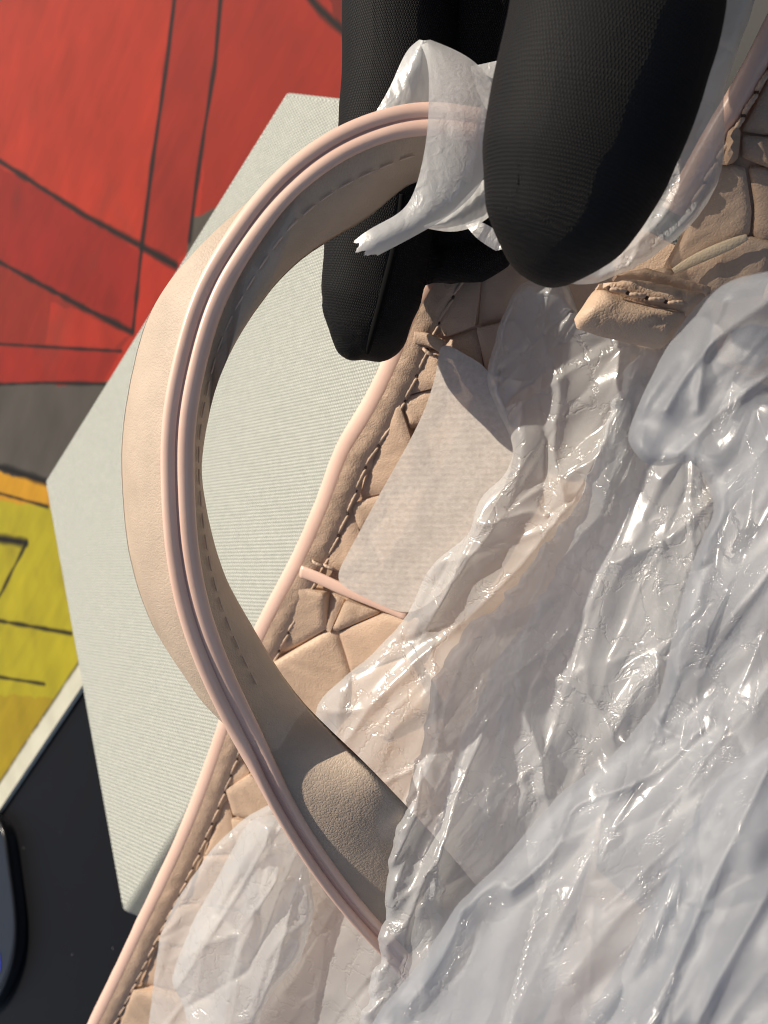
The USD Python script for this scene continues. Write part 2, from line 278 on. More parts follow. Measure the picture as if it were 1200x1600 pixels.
# ------------------------------------------------------------------ fabric covered box
ZB = 0.29 - 0.22
bx = [PZ(x, y, ZB) for x, y in ((447, 143), (70, 752), (192, 1428))]
A, B, C = bx
bu = (A - B) / np.linalg.norm(A - B); bv = np.array([-bu[1], bu[0], 0.0]); bv = bv if bv @ (C - B) > 0 else -bv
E2 = PZ(760, 178, ZB); D2 = PZ(460, 1000, ZB)
out = np.array([A, B, C, D2, E2])[:, :2]
pg = Polygon(out).buffer(-0.0022, join_style='mitre').buffer(0.0022, quad_segs=6)
ring = resample(np.array(pg.exterior.coords), 0.0012)[:-1]
prof = [(0.0016, 0.0), (0.0009, -0.0002), (0.0004, -0.0006), (0.0001, -0.0012), (0, -0.002)]
box = thing('fabric_box', 'pale grey box covered in coarse woven fabric behind the handbag', 'box')
# top sheet with rounded lip, then the sides
inn = np.array(Polygon(ring).buffer(-0.0016).exterior.coords)
tp, tt, td, ne = fill(inn, 0.004)
wr0, wr1 = PZ(150, 1090, ZB), PZ(420, 1150, ZB); wu = (wr1 - wr0)[:2] / np.linalg.norm((wr1 - wr0)[:2])   # the cloth's rows
def cloth_uv(p):
    q = p[:, :2] - np.array([-0.25, 0.0]); y = q @ np.array([-wu[1], wu[0]]); return np.stack([q @ wu, y * 0.95 + 0.9 * y * y], 1)
def puffy(p): return 0.0006 * fbm(np.c_[p * 22, np.zeros(len(p))], 3, 4)
tv = np.c_[tp, np.full(len(tp), ZB) + puffy(tp) * np.clip(td / 0.01, 0, 1)]
obj('top_cover', (tv, face_cam(tv, tt)), M_fabric, box, smooth=True, uv=cloth_uv(tv))
nrm = np.roll(ring, -1, 0) - np.roll(ring, 1, 0); nrm = np.stack([nrm[:, 1], -nrm[:, 0]], 1); nrm /= np.linalg.norm(nrm, axis=1, keepdims=True)
if (nrm * (ring - ring.mean(0))).sum() < 0: nrm = -nrm
R = len(ring); s = np.r_[0, np.cumsum(np.linalg.norm(np.diff(ring, axis=0), axis=1))]
rows = [(0.0017, 0.0)] + prof[1:] + [(0, -z) for z in np.linspace(0.006, ZB - 0.001, 8)]
vv, uvv, acc = [], [], 0
for k, (inset, dz) in enumerate(rows):
    rr = np.vstack([ring, ring[:1]]) - np.vstack([nrm, nrm[:1]]) * inset
    cdn = np.array([D2[1] - C[1], C[0] - D2[0]]); cdn /= np.linalg.norm(cdn); cdn = cdn if cdn @ (C - B)[:2] > 0 else -cdn
    rr = rr - cdn * dz * 0.9 * np.clip((np.vstack([nrm, nrm[:1]]) @ cdn - 0.5) * 2, 0, 1)[:, None]
    vv.append(np.c_[rr, np.full(R + 1, ZB + dz)]); acc = -dz + (0.0017 - inset)
    uvv.append(np.c_[np.full(R + 1, acc), np.r_[s, s[-1] + 0.0012]])
vv, uvv = np.vstack(vv), np.vstack(uvv)
ff = grid_faces(len(rows), R + 1)
obj('side_cover', (vv, face_cam(vv, ff)), M_fabric_side, box, smooth=True, uv=uvv)

# ------------------------------------------------------------------ rounded black device at the lower left
dv = thing('black_device', 'rounded glossy black device with a thin bright rim at the lower left edge', 'device')
dq = [PZ(x - 6, y, 0.009) for x, y in spline([(-40, 1262), (2, 1285), (17, 1340), (25, 1400), (29, 1450), (24, 1500), (8, 1545), (-20, 1580), (-70, 1590)], 50)]
back = [PZ(x, y, 0.009) for x, y in ((-200, 1560), (-200, 1280))]
dpoly = Polygon([p[:2] for p in dq + back]).buffer(0)
obj('body', prism(np.array(dpoly.exterior.coords), 0.0004, 0.008), M_black, dv, smooth=False)
obj('top_glass', prism(np.array(dpoly.buffer(-0.003).exterior.coords), 0.0078, 0.0088), M_black, dv, smooth=False)
obj('rim', tube(np.array([[p[0], p[1], 0.008] for p in dq]), 0.0016, 10), M_black, dv, smooth=True)
bl = PZ(-6, 1500, 0.0089); el = Point(bl[0], bl[1]).buffer(0.010)
el = shapely.affinity.scale(el, 1, 1.0)
obj('blue_spot', prism(np.array(el.intersection(dpoly.buffer(-0.004)).exterior.coords), 0.00885, 0.0092), M_blue, dv, smooth=False)

# ------------------------------------------------------------------ handbag
bag = thing('handbag', 'nude pink woven leather handbag with pink painted edges, open, beside the fabric box', 'handbag')
ZR = 0.29 - 0.164
r0, r1 = PZ(150, 1600, ZR), PZ(640, 510, ZR)
def leaning(o, a, deg):                                  # a bag wall that leans back by deg; b points down the wall
    a = a / np.linalg.norm(a); nh = np.cross(a, [0, 0, 1.0]); nh = nh if nh @ (CAM - o) > 0 else -nh
    b = -np.array([0, 0, 1.0]) * math.cos(math.radians(deg)) + nh * math.sin(math.radians(deg))
    p = Plane(o, a, b); p.b = b; p.nh = nh
    return p
W1 = leaning(r1, r1 - r0, 62)
rim_px = [(120, 1670), (150, 1606), (192, 1520), (232, 1436), (283, 1330), (330, 1215), (365, 1115), (402, 1018), (440, 940), (466, 892), (492, 838), (520, 770), (545, 705), (572, 660), (600, 610), (628, 548), (652, 488), (678, 440), (710, 390), (760, 330), (830, 270)]
rp = spline(rim_px, 220)
rim = W1.hit(rp[:, 0], rp[:, 1], 0.001)
r2, r3 = PZ(1092, 262, ZR), PZ(1200, 60, ZR)
W2 = leaning(r2, r3 - r2, 58)
# backing walls and floor of the bag
def slab_wall(pl, u0, u1, t0, t1, th, mat, name):
    q = [pl.at(np.array([u, t]), h) for h in (-0.0003, -th) for u, t in ((u0, t0), (u1, t0), (u1, t1), (u0, t1))]
    obj(name, trimesh.convex.convex_hull(np.array(q)), mat, bag, smooth=False)
ru = W1.uv(rim)
slab_wall(W1, ru[:, 0].min() - 0.03, ru[:, 0].max(), 0.004, 0.085, 0.004, M_leather, 'back_wall')
fl = np.array([W1.at(np.array([u, 0.083]), 0) for u in (-0.33, 0.06)] + [W1.at(np.array([u, 0.083]), 0) + W1.nh * 0.13 for u in (0.06, -0.33)])
flm = trimesh.convex.convex_hull(np.vstack([fl, fl - [0, 0, 0.003]]))
obj('inner_floor', flm, M_lining, bag, smooth=False)
slab_wall(W2, -0.03, 0.12, 0.003, 0.040, 0.003, M_leather, 'side_wall')

def panel(pl, px, h=0.0007, lift=0.0, mat=None, step=0.0011, seed=0, name='woven_panel', rnd=0.003, wr=0.0003, wd=None, tilt=None):
    """A padded leather piece: an outline given where it lies on the wall, puffed and creased."""
    px = np.array(px, float); q = pl.uv(pl.hit(px[:, 0], px[:, 1], lift))
    pgn = Polygon(q).buffer(-0.00006)
    if pgn.geom_type != 'Polygon': pgn = max(pgn.geoms, key=lambda g: g.area)
    pgn = pgn.buffer(-0.0003).buffer(0.0003)
    p, t, d, ne = fill(np.array(pgn.exterior.coords), step)
    hh = h * np.sqrt(np.clip(1 - (1 - np.clip(d / rnd, 0, 1)) ** 2, 0, 1))
    k = p @ np.array([[math.cos(seed), -math.sin(seed)], [math.sin(seed), math.cos(seed)]])
    hh = hh + wr * 2 * fbm(np.c_[k[:, 0] * 90, k[:, 1] * 500, np.full(len(p), seed)], 3, seed) * np.clip(d / 0.002, 0, 1)
    if tilt is not None: hh = hh + (p - p.mean(0)) @ np.array(tilt)
    v = pl.at(p, hh + lift); f = face_cam(v, t)
    e = np.arange(ne); vb = pl.at(p[:ne], np.full(ne, lift - 0.002))          # skirt
    n0 = len(v); e2 = (e + 1) % ne
    sk = np.vstack([np.stack([e, e2, n0 + e], 1), np.stack([e2, n0 + e2, n0 + e], 1)])
    c = v[:ne].mean(0); tn = np.cross(v[e2] - v[e], vb - v[e]); 
    if (tn * (v[:ne] - c)).sum() < 0: sk = sk[:, ::-1]
    return obj(name, (np.vstack([v, vb]), np.vstack([f, sk])), mat or M_leather, bag, smooth=55)

W1P = [  # woven pieces of the wall: outline where seen, lift, tilt
    ([(660, 518), (700, 440), (720, 405), (752, 395), (752, 440), (744, 509), (700, 526)], .0012), ([(752, 395), (850, 380), (820, 450), (800, 500), (745, 511), (753, 440)], .0006),
    ([(690, 529), (744, 512), (756, 572), (745, 620), (690, 560)], .0006), ([(746, 512), (802, 500), (830, 540), (800, 640), (757, 572)], .0014),
    ([(645, 545), (690, 546), (700, 600), (626, 621)], .0012), ([(627, 622), (700, 602), (690, 650), (641, 672)], .0006), ([(624, 624), (641, 672), (660, 740), (597, 772), (548, 784)], .0013),
    ([(549, 786), (598, 773), (600, 800), (563, 834)], .0006), ([(546, 787), (563, 834), (575, 870), (530, 893), (490, 880)], .0012),
    ([(470, 912), (512, 926), (509, 984), (428, 1031), (408, 1012)], .0014), ([(514, 926), (538, 936), (517, 988), (510, 984)], .0004), ([(540, 937), (596, 958), (524, 988), (519, 984)], .0011),
    ([(526, 990), (600, 958), (660, 962), (640, 1020), (546, 1056)], .0015), ([(428, 1033), (511, 986), (524, 990), (546, 1058), (540, 1110), (490, 1140)], .0013), ([(548, 1057), (640, 1022), (680, 1100), (600, 1160), (540, 1112)], .0008),
    ([(405, 1014), (426, 1032), (488, 1140), (470, 1190), (385, 1120)], .0008),
    ([(352, 1232), (384, 1215), (392, 1205), (372, 1180), (350, 1190)], .001), ([(353, 1233), (393, 1207), (440, 1250), (420, 1290), (362, 1276)], .0015), ([(350, 1234), (362, 1278), (372, 1330), (320, 1335)], .001),
    ([(362, 1277), (420, 1292), (430, 1370), (372, 1332)], .0006), ([(318, 1337), (373, 1333), (390, 1420), (290, 1420), (280, 1410)], .0012), ([(280, 1412), (390, 1422), (360, 1490), (262, 1470), (252, 1462)], .0007),
    ([(250, 1464), (362, 1492), (340, 1560), (215, 1540)], .0013), ([(212, 1542), (340, 1562), (330, 1680), (160, 1660)], .0008)]
for i, (q, lf) in enumerate(W1P): panel(W1, q, lift=lf, seed=i + 1, mat=(M_leather, M_leather2)[i % 2], tilt=(0.10 * math.sin(i * 2.3), 0.10 * math.cos(i * 3.1)))
# binding strip along the rim, puckered by the stitches
NB = 260
bp = spline(rim_px, NB); base = W1.uv(W1.hit(bp[:, 0], bp[:, 1], 0.001))
al = np.r_[0, np.cumsum(np.linalg.norm(np.diff(base, axis=0), axis=1))]
tw = np.linspace(0, 1, 9); BW = 0.0062
bvtx = []
for j, w in enumerate(tw):
    puck = 0.00022 * np.cos(al / 0.0042 * 2 * math.pi) * w ** 2
    h = 0.0026 * (1 - w ** 3) + 0.0009 + puck + 0.0007 * fbm(np.c_[al * 300, np.full(NB, w * 2), np.zeros(NB)], 3, 2)
    bvtx.append(W1.at(base + np.c_[np.zeros(NB), np.full(NB, 0.001 + BW * w + 0.0004 * np.sin(al * 700) * (w == 1))], h))
bvtx = np.stack(bvtx, 1).reshape(-1, 3)
obj('binding', (bvtx, face_cam(bvtx, grid_faces(NB, 9))), M_band, bag, smooth=True)
# painted rim
rim3 = W1.at(base + np.array([0, -0.0010]), 0.0008)
rr_ = 0.0029 + 0.00025 * fbm(np.c_[al * 120, al * 0, al * 0], 3, 8)
ridge = obj('rim_edge', tube(rim3, rr_, 18, flat=(W1.n, 0.62)), M_pink, bag, smooth=True, label='pink painted edge running along the rim')
# stitches: twisted thread between holes
def stitches(pl, line_uv, pitch, h, parent, rad=0.00042, hole=True, thick=1.0):
    s = np.r_[0, np.cumsum(np.linalg.norm(np.diff(line_uv, axis=0), axis=1))]
    for a in np.arange(0.002, s[-1] - pitch, pitch):
        t = np.linspace(a + 0.08 * pitch, a + 0.93 * pitch, 12); x = np.linspace(-1, 1, 12)
        q = np.stack([np.interp(t, s, line_uv[:, 0]), np.interp(t, s, line_uv[:, 1])], 1)
        n2 = np.array([-(q[-1] - q[0])[1], (q[-1] - q[0])[0]]); n2 /= np.linalg.norm(n2)
        q = q + n2 * (0.00025 * x)[:, None]
        hh = h + 0.0007 * (1 - x ** 4) * thick
        r = rad * (0.75 + 0.35 * (1 - x ** 4)) * (1 + 0.16 * np.sin(np.arange(12) * 2.1))
        obj('stitch', tube(pl.at(q, hh), r, 7), M_thread, parent, smooth=True)
        if hole:
            c = pl.at(np.array([np.interp(a, s, line_uv[:, 0]), np.interp(a, s, line_uv[:, 1])]), h + 0.0001)
            b = trimesh.creation.icosphere(1, 0.00045); b.apply_transform(np.block([[np.stack([pl.a, pl.b, pl.n * 0.5], 1), c[:, None]], [np.zeros((1, 3)), np.ones((1, 1))]]))
            obj('stitch_hole', b, M_hole, parent, smooth=True)
sl = base + np.array([0, 0.001 + BW * 0.86]); stitches(W1, sl[(base[:, 0] > base[:, 0].min() + 0.02)], 0.0072, 0.0018, bag, thick=0.3, rad=0.00038)
# pocket tab whose ends show pink edging
def edge_bar(pts, lift, rad, flatk=0.6):
    q = spline(pts, 30); return tube(W1.hit(q[:, 0], q[:, 1], lift), rad * 0.85, 12, flat=(W1.n, flatk * 0.7))
obj('tab_edge', edge_bar([(470, 893), (495, 902), (530, 918), (580, 938), (635, 960)], 0.0035, 0.0021), M_pink, bag, smooth=True, label='pink painted lower edge of the pocket tab')
obj('tab_edge', edge_bar([(648, 528), (670, 531), (692, 543)], 0.0038, 0.0018), M_band, bag, smooth=True)
tl = spline([(478, 872), (500, 880), (530, 888)], 20); stitches(W1, W1.uv(W1.hit(tl[:, 0], tl[:, 1], .003)), 0.0036, 0.0032, bag)
tl = spline([(650, 540), (664, 546), (684, 556)], 20); stitches(W1, W1.uv(W1.hit(tl[:, 0], tl[:, 1], .003)), 0.0034, 0.0036, bag)

# far side wall at the upper right
T = [([(1128, 262), (1150, 215), (1200, 120), (1260, 60), (1260, 190), (1200, 212), (1160, 206)], .0012), ([(1158, 210), (1200, 214), (1270, 190), (1270, 262), (1198, 262), (1158, 246)], .0022),
     ([(1046, 415), (1120, 250), (1165, 262), (1175, 330), (1172, 366), (1060, 425)], .0018), ([(1168, 258), (1270, 268), (1270, 362), (1190, 380), (1174, 366), (1178, 320)], .001),
     ([(1050, 428), (1170, 368), (1215, 378), (1200, 430), (1180, 450), (1110, 462), (1010, 428)], .0014), ([(1190, 382), (1270, 365), (1270, 480), (1190, 470), (1200, 430)], .0006),
     ([(1000, 425), (1045, 418), (1060, 426), (1040, 445)], .001)]
for i, (q, lf) in enumerate(T): panel(W2, q, lift=lf * 0.5, h=0.0008, seed=30 + i, mat=(M_leather2, M_leather)[i % 2], wr=0.0007, step=0.0008)
q = spline([(1050, 330), (1085, 268), (1120, 205), (1160, 138), (1200, 62), (1240, -20)], 80); p2 = W2.hit(q[:, 0], q[:, 1], 0.002)
obj('rim_edge', tube(p2, 0.0021, 16, flat=(W2.n, 0.9)), M_pink, bag, smooth=True)
q2 = spline([(1068, 335), (1106, 268), (1142, 205), (1180, 138), (1222, 62)], 60)
bb = [W2.hit(q[:, 0] + k * 26, q[:, 1] + k * 8, 0.0018 + 0.001 * (1 - k ** 2)) for k in np.linspace(0, 1, 6)]
bb = np.stack(bb, 1).reshape(-1, 3); obj('binding', (bb, face_cam(bb, grid_faces(80, 6))), M_band, bag, smooth=True)
stitches(W2, W2.uv(W2.hit(q2[:, 0] + 6, q2[:, 1], .002)), 0.0042, 0.0026, bag)
panel(W2, [(1126, 262), (1136, 204), (1152, 192), (1158, 206), (1154, 246), (1148, 254)], h=0.0022, lift=0.003, mat=M_band, seed=51, rnd=0.0016)
obj('trim_piece', tube(W2.hit(*spline([(1052, 424), (1090, 404), (1140, 382), (1168, 370)], 24).T, 0.0036), 0.0011 * np.sin(np.linspace(0.25, 2.9, 24)) ** 0.5, 8, flat=(W2.n, 0.35)), leather('pale_leather_fold', (0.72, 0.58, 0.40), wr=0.3), bag, smooth=True)
# folded tab below the thumb
W3 = Plane(P(1000, 490, 0.176), RT * 1.0 + FW * 0.15, UP + FW * 0.25)
panel(W3, [(902, 490), (914, 474), (928, 452), (1000, 476), (1075, 490), (1066, 512), (1040, 540), (990, 530), (940, 518), (906, 506)], h=0.0045, rnd=0.006, seed=60, step=0.0009, wr=0.0007, mat=M_leather2, name='folded_tab')
panel(W3, [(926, 444), (990, 436), (1060, 452), (1104, 462), (1098, 476), (1074, 492), (1000, 476)], h=0.0022, rnd=0.002, lift=0.0022, seed=61, step=0.0008, mat=M_leather, name='folded_tab', wr=0.0006)
panel(W3, [(940, 432), (1010, 418), (1112, 448), (1110, 462), (1060, 450), (990, 434)], h=0.001, rnd=0.002, lift=0.0, seed=62, step=0.0008, mat=M_leather, name='folded_tab')
tl = spline([(934, 446), (980, 458), (1030, 470), (1086, 478)], 40); stitches(W3, W3.uv(W3.hit(tl[:, 0], tl[:, 1], .004)), 0.0036, 0.0040, bag, rad=0.00036, thick=0.5)

# ------------------------------------------------------------------ handle
HT = np.array([  # painted edge x, y | far inner edge | far outer edge | depth
    (752, 196, 735, 285, 715, 262, .1785), (672, 186, 645, 287, 628, 268, .178), (600, 197, 578, 338, 560, 300, .1775), (520, 232, 482, 398, 470, 290, .177), (440, 295, 402, 482, 392, 322, .1768), (382, 368, 356, 560, 312, 388, .1772),
    (330, 460, 330, 630, 238, 482, .178), (298, 560, 318, 690, 206, 585, .179), (280, 660, 313, 742, 191, 680, .1802), (278, 760, 322, 802, 192, 782, .1818), (285, 860, 346, 885, 205, 880, .184), (305, 960, 378, 950, 240, 980, .187),
    (340, 1055, 428, 1035, 290, 1058, .191), (386, 1150, 484, 1108, 352, 1140, .196), (442, 1255, 560, 1182, 445, 1236, .202), (502, 1350, 628, 1252, 530, 1310, .209), (560, 1425, 692, 1322, 600, 1386, .216), (612, 1482, 745, 1385, 655, 1440, .223), (660, 1535, 790, 1440, 705, 1490, .23)])
NH = 170
hs = spline(HT, NH)
En = P(hs[:, 0], hs[:, 1], hs[:, 6])
tan = np.gradient(hs[:, :2], axis=0); tan /= np.linalg.norm(tan, axis=1, keepdims=True); nin = np.stack([-tan[:, 1], tan[:, 0]], 1)
nin = np.where(((hs[:, 2:4] - hs[:, :2]) * nin).sum(1, keepdims=True) < 0, -nin, nin)
mmpx = F / hs[:, 6]; r_b = 0.00165
off = (r_b * mmpx * 0.93)[:, None]
Bi, Bo = hs[:, :2] + nin * off, hs[:, :2] - nin * off
lat = np.linalg.norm(hs[:, 2:4] - hs[:, :2], axis=1) / mmpx
dz = np.sqrt(np.clip(0.023 ** 2 - lat ** 2, 0.006 ** 2, None)); wk = np.clip((hs[:, 1] - 1080) / 260, 0, 1); wk = wk * wk * (3 - 2 * wk); dz = dz * (1 - wk) - 0.010 * wk
beadI, beadO = P(Bi[:, 0], Bi[:, 1], hs[:, 6]), P(Bo[:, 0], Bo[:, 1], hs[:, 6])
FI, FO = P(hs[:, 2], hs[:, 3], hs[:, 6] + dz), P(hs[:, 4] * (1 - wk) + hs[:, 2] * wk, hs[:, 5] * (1 - wk) + hs[:, 3] * wk, hs[:, 6] + dz + 0.004 * wk)
k = np.linspace(0, 1, 12)[None, :, None]
def arc(a, b, bulge, n):
    mid = a[:, None] * (1 - k) + b[:, None] * k
    return mid + n[:, None] * bulge * (np.sin(k * math.pi) ** 0.8)
t3 = np.gradient(En, axis=0); t3 /= np.linalg.norm(t3, axis=1, keepdims=True)
wd = (FI + FO) / 2 - En; wd -= t3 * (wd * t3).sum(1, keepdims=True); wd /= np.linalg.norm(wd, axis=1, keepdims=True)
nn = np.cross(t3, wd); nn *= np.sign((beadI - beadO)[60] @ nn[60])
inner = arc(beadI + nn * 0.0006 + wd * 0.0008, FI, 0.0011, nn); outer = arc(FO, beadO - nn * 0.0006 + wd * 0.0008, 0.0013, -nn)
sec = np.concatenate([inner, outer], 1); sec = np.concatenate([sec, sec[:, :1]], 1); m_ = sec.shape[1]
cr = 0.00018 * fbm(np.c_[np.repeat(np.arange(NH), m_) * 0.35, np.tile(np.arange(m_), NH) * 0.25, np.zeros(NH * m_)], 3, 5)
hv = sec.reshape(-1, 3) + np.repeat(nn, m_, 0) * cr[:, None]
hf = grid_faces(NH, m_)
handle = obj('handle', (hv, hf if np.cross(hv[hf[0, 1]] - hv[hf[0, 0]], hv[hf[0, 2]] - hv[hf[0, 0]]) @ (hv[hf[0, 0]] - sec[0].mean(0)) > 0 else hf[:, ::-1]), M_strap, bag, smooth=50, label='arched strap handle, tan leather with two pink painted edges')
obj('edge_bead', tube(beadO, r_b * 1.0, 16, flat=(wd, 0.75)), M_pink, handle, smooth=True)
obj('edge_bead', tube(beadI, r_b * 1.0, 16, flat=(wd, 0.75)), M_pink, handle, smooth=True)
obj('edge_groove', tube(En + wd * 0.0004, 0.0011, 10), M_groove, handle, smooth=True)
sl3 = inner[:, 3] + nn * 0.0001
ss = np.r_[0, np.cumsum(np.linalg.norm(np.diff(sl3, axis=0), axis=1))]
for a in np.arange(0.012, ss[-1] * 0.6, 0.0044):
    t = np.linspace(a, a + 0.0032, 7); q = np.stack([np.interp(t, ss, sl3[:, c]) for c in range(3)], 1)
    i = min(NH - 1, np.searchsorted(ss, a)); q = q + nn[i] * 0.0003
    obj('stitch', tube(q, 0.0002 * np.array([.5, 1, 1, 1, 1, 1, .5]), 6), M_thread_pale, handle, smooth=True)

# ------------------------------------------------------------------ protective tissue strip over the tab
def sheet(name, poly, depth, mat, parent, step=6.0, amp=0.0, dirn=(0.5, -0.86), stretch=2.6, seed=0, creases=(), smooth_outline=True, floor=0.2, rag=4.0, dfun=None, scales=((15, 1.0), (6, .36)), lump=0.004, curl=None, label=None, smooth=True, under=None):
    """A thin crumpled sheet: an outline and depths where it lies, sharp folds from cells of three sizes, and named creases."""
    o = np.array(poly, float)
    if smooth_outline:
        o = resample(np.vstack([o, o[:1]]), 22.0)[:-1]; o = (np.roll(o, 1, 0) + 2 * o + np.roll(o, -1, 0)) / 4; o = spline(o, len(o) * 4, closed=True)[:-1]
    o = o + (rag * np.stack([fbm(np.c_[o * 0.03, o[:, :1] * 0], 3, seed), fbm(np.c_[o * 0.03, o[:, :1] * 0 + 9], 3, seed)], 1) if amp else 0)
    p, t, d, ne = fill(o, step)
    if dfun is None:
        dp = np.array(depth, float); dfun = RBFInterpolator(dp[:, :2] / 100, dp[:, 2], kernel='linear')
        z = dfun(p / 100)
    else: z = dfun(p)
    if under is not None: z = np.minimum(z, under(p))
    if amp:
        dn = np.array(dirn) / np.linalg.norm(dirn); pr = np.array([-dn[1], dn[0]])
        q = np.stack([p @ dn / stretch, p @ pr], 1) / 7.0
        q = q + 3.5 * np.stack([fbm(np.c_[q * 0.09, q[:, :1] * 0], 3, seed + 1), fbm(np.c_[q * 0.09, q[:, :1] * 0 + 5], 3, seed + 2)], 1)
        h = np.zeros(len(p)); rg = np.random.default_rng(seed + 100)
        lo, hi = q.min(0) - 30, q.max(0) + 30
        for sc, w in scales:                                  # flat facets between random points, a thin ridge along some of their edges
            nc = max(6, int((hi - lo).prod() / sc ** 2)); c = rg.uniform(lo, hi, (nc, 2)); tri = Delaunay(c)
            h += w * np.nan_to_num(LinearNDInterpolator(tri, rg.normal(0, 1, nc))(q))
            e = np.unique(np.sort(np.vstack([tri.simplices[:, [0, 1]], tri.simplices[:, [1, 2]], tri.simplices[:, [0, 2]]]), 1), axis=0)
            L = np.linalg.norm(c[e[:, 0]] - c[e[:, 1]], axis=1); e = e[(L < sc * 2.2) & (rg.random(len(e)) < 0.55)]
            k = np.linspace(0, 1, 40)[None, :, None]; ln = (c[e[:, 0]][:, None] * (1 - k) + c[e[:, 1]][:, None] * k).reshape(-1, 2)
            sg = np.repeat(rg.choice([-1.0, 1.0, 1.0], len(e)), 40); dd, ii = cKDTree(ln).query(q, distance_upper_bound=2.5)
            ok = np.isfinite(dd); h[ok] += w * 0.27 * sg[ii[ok]] * np.exp(-dd[ok] / 0.4)
        msk = np.clip(0.35 + 1.6 * (fbm(np.c_[p * 0.008, p[:, :1] * 0], 3, seed + 7) + 0.5), floor, 1.4)
        z = z - amp * h * msk * z / 0.22 - lump * fbm(np.c_[q * 0.05, q[:, :1] * 0], 3, seed + 3)
    for pts, a, w in creases:
        ln = LineString(spline(pts, 40) if len(pts) > 2 else pts); dist = shapely.distance(shapely.points(p), ln)
        z = z - 0.42 * a * np.exp(-np.sqrt(dist ** 2 + 4) / (1.25 * w))
    if amp: z = z + 0.0035 * np.exp(-d / 6.0)
    v = P(p[:, 0], p[:, 1], z)
    return obj(name, (v, face_cam(v, t)), mat, parent, smooth=smooth, label=label)

wall_depth = lambda lift: (lambda p: (W1.hit(p[:, 0], p[:, 1], lift) - CAM) @ FW)
tis = sheet('tissue_strip', [(688, 532), (722, 551), (762, 573), (790, 640), (806, 700), (790, 760), (740, 850), (690, 930), (640, 962), (622, 957), (570, 934), (520, 908), (545, 862), (578, 800), (610, 742), (640, 690), (664, 640), (682, 585)], None, M_paper, None, step=5, dfun=lambda p: wall_depth(0.0046)(p) - 0.0006 * fbm(np.c_[p * 0.02, p[:, :1] * 0], 3, 3), smooth_outline=True)
tag(tis, 'pale translucent tissue strip laid over the stitched leather tab inside the bag', 'tissue')

# ------------------------------------------------------------------ gloved hand
def chain(pts):                                            # (px, py, radius px, depth)
    return [(P(x, y, d), r * d / F) for x, y, r, d in pts]
FING = {
    'thumb': chain([(1010, -330, 165, .150), (985, -130, 164, .147), (955, 50, 164, .145), (928, 150, 160, .145), (905, 230, 152, .146), (884, 300, 130, .147), (868, 350, 95, .149), (866, 388, 60, .151), (868, 412, 32, .152)]),
    'index': chain([(660, -300, 100, .205), (632, -60, 94, .207), (628, 100, 92, .209), (612, 250, 88, .212), (594, 360, 84, .214), (581, 450, 80, .216), (576, 492, 68, .217), (588, 515, 50, .218)]),
    'middle': chain([(800, -300, 105, .208), (765, -60, 100, .212), (750, 110, 96, .216), (735, 240, 88, .219), (718, 330, 76, .221), (704, 392, 50, .222)]),
    'ring': chain([(900, -330, 105, .222), (880, -120, 98, .230), (860, 60, 92, .236), (850, 180, 80, .238)]),
    'little': chain([(1000, -360, 95, .238), (985, -180, 88, .246), (975, -40, 80, .252)])}
extra = [chain([(538, 478, 36, .216), (556, 525, 38, .217)]), chain([(640, 404, 30, .2185), (655, 412, 30, .2185), (745, 408, 32, .216), (775, 400, 24, .215)])]
def ball(c, r): return m3.Manifold.sphere(float(r), 40).translate([float(x) for x in c])
body = m3.Manifold()
for ch in list(FING.values()) + extra:
    for (c0, a), (c1, b) in zip(ch[:-1], ch[1:]): body = body + m3.Manifold.batch_hull([ball(c0, a), ball(c1, b)])
palm = [FING[k][0] for k in FING] + [(np.array([-.112, .172, .165]), .026), (np.array([-.140, .172, .165]), .026)]
body = body + m3.Manifold.batch_hull([ball(c, r) for c, r in palm])
for a, b in (((-.112, .172, .162, .026), (-.105, .27, .150, .024)), ((-.105, .27, .150, .025), (-.09, .56, .16, .040))):
    body = body + m3.Manifold.batch_hull([ball(np.array(q[:3]) + np.array([sx * q[3] * 0.45, 0, 0]), q[3]) for q in (a, b) for sx in (-1, 1)])
body = body.simplify(0.00015).refine_to_length(0.0022); mm = body.to_mesh()
hand = trimesh.Trimesh(mm.vert_properties[:, :3], mm.tri_verts, process=True); trimesh.smoothing.filter_taubin(hand, iterations=14)
fn, vn = hand.face_normals, hand.vertex_normals
hand.update_faces((hand.area_faces > 4e-8) | ((fn[:, None] * vn[hand.faces]).sum(2).mean(1) > 0.35)); hand.remove_unreferenced_vertices()
hv = np.array(hand.vertices)
# knit coordinates: along and around the nearest finger; folds of loose cloth
best, uvk, axd = np.full(len(hv), 1e9), np.zeros((len(hv), 2)), np.zeros((len(hv), 3))
for fi, ch in enumerate(FING.values()):
    cr_ = spline(np.array([np.r_[x[0], x[1]] for x in ch]), 60); c = cr_[:, :3]; r = cr_[:, 3]; s = np.r_[0, np.cumsum(np.linalg.norm(np.diff(c, axis=0), axis=1))]
    for i in range(len(c) - 1):
        ax = c[i + 1] - c[i]; L = np.linalg.norm(ax); ax /= L; tt_ = np.clip((hv - c[i]) @ ax, -0.02 if i == 0 else 0, L if i < len(c) - 2 else L + 0.02)
        q = c[i] + tt_[:, None] * ax; dd = np.linalg.norm(hv - q, axis=1) - np.interp(s[i] + tt_, s, r); m = dd < best
        e = FW - ax * (FW @ ax); e /= np.linalg.norm(e); g = np.cross(ax, e); w = hv - q
        ang = np.arctan2(w @ g, -(w @ e)); rad = np.linalg.norm(w, axis=1)
        uvk[m] = np.c_[ang * np.median(r), s[i] + (hv - c[i]) @ ax][m]; best[m] = dd[m]; axd[m] = ax
nv = np.array(hand.vertex_normals)
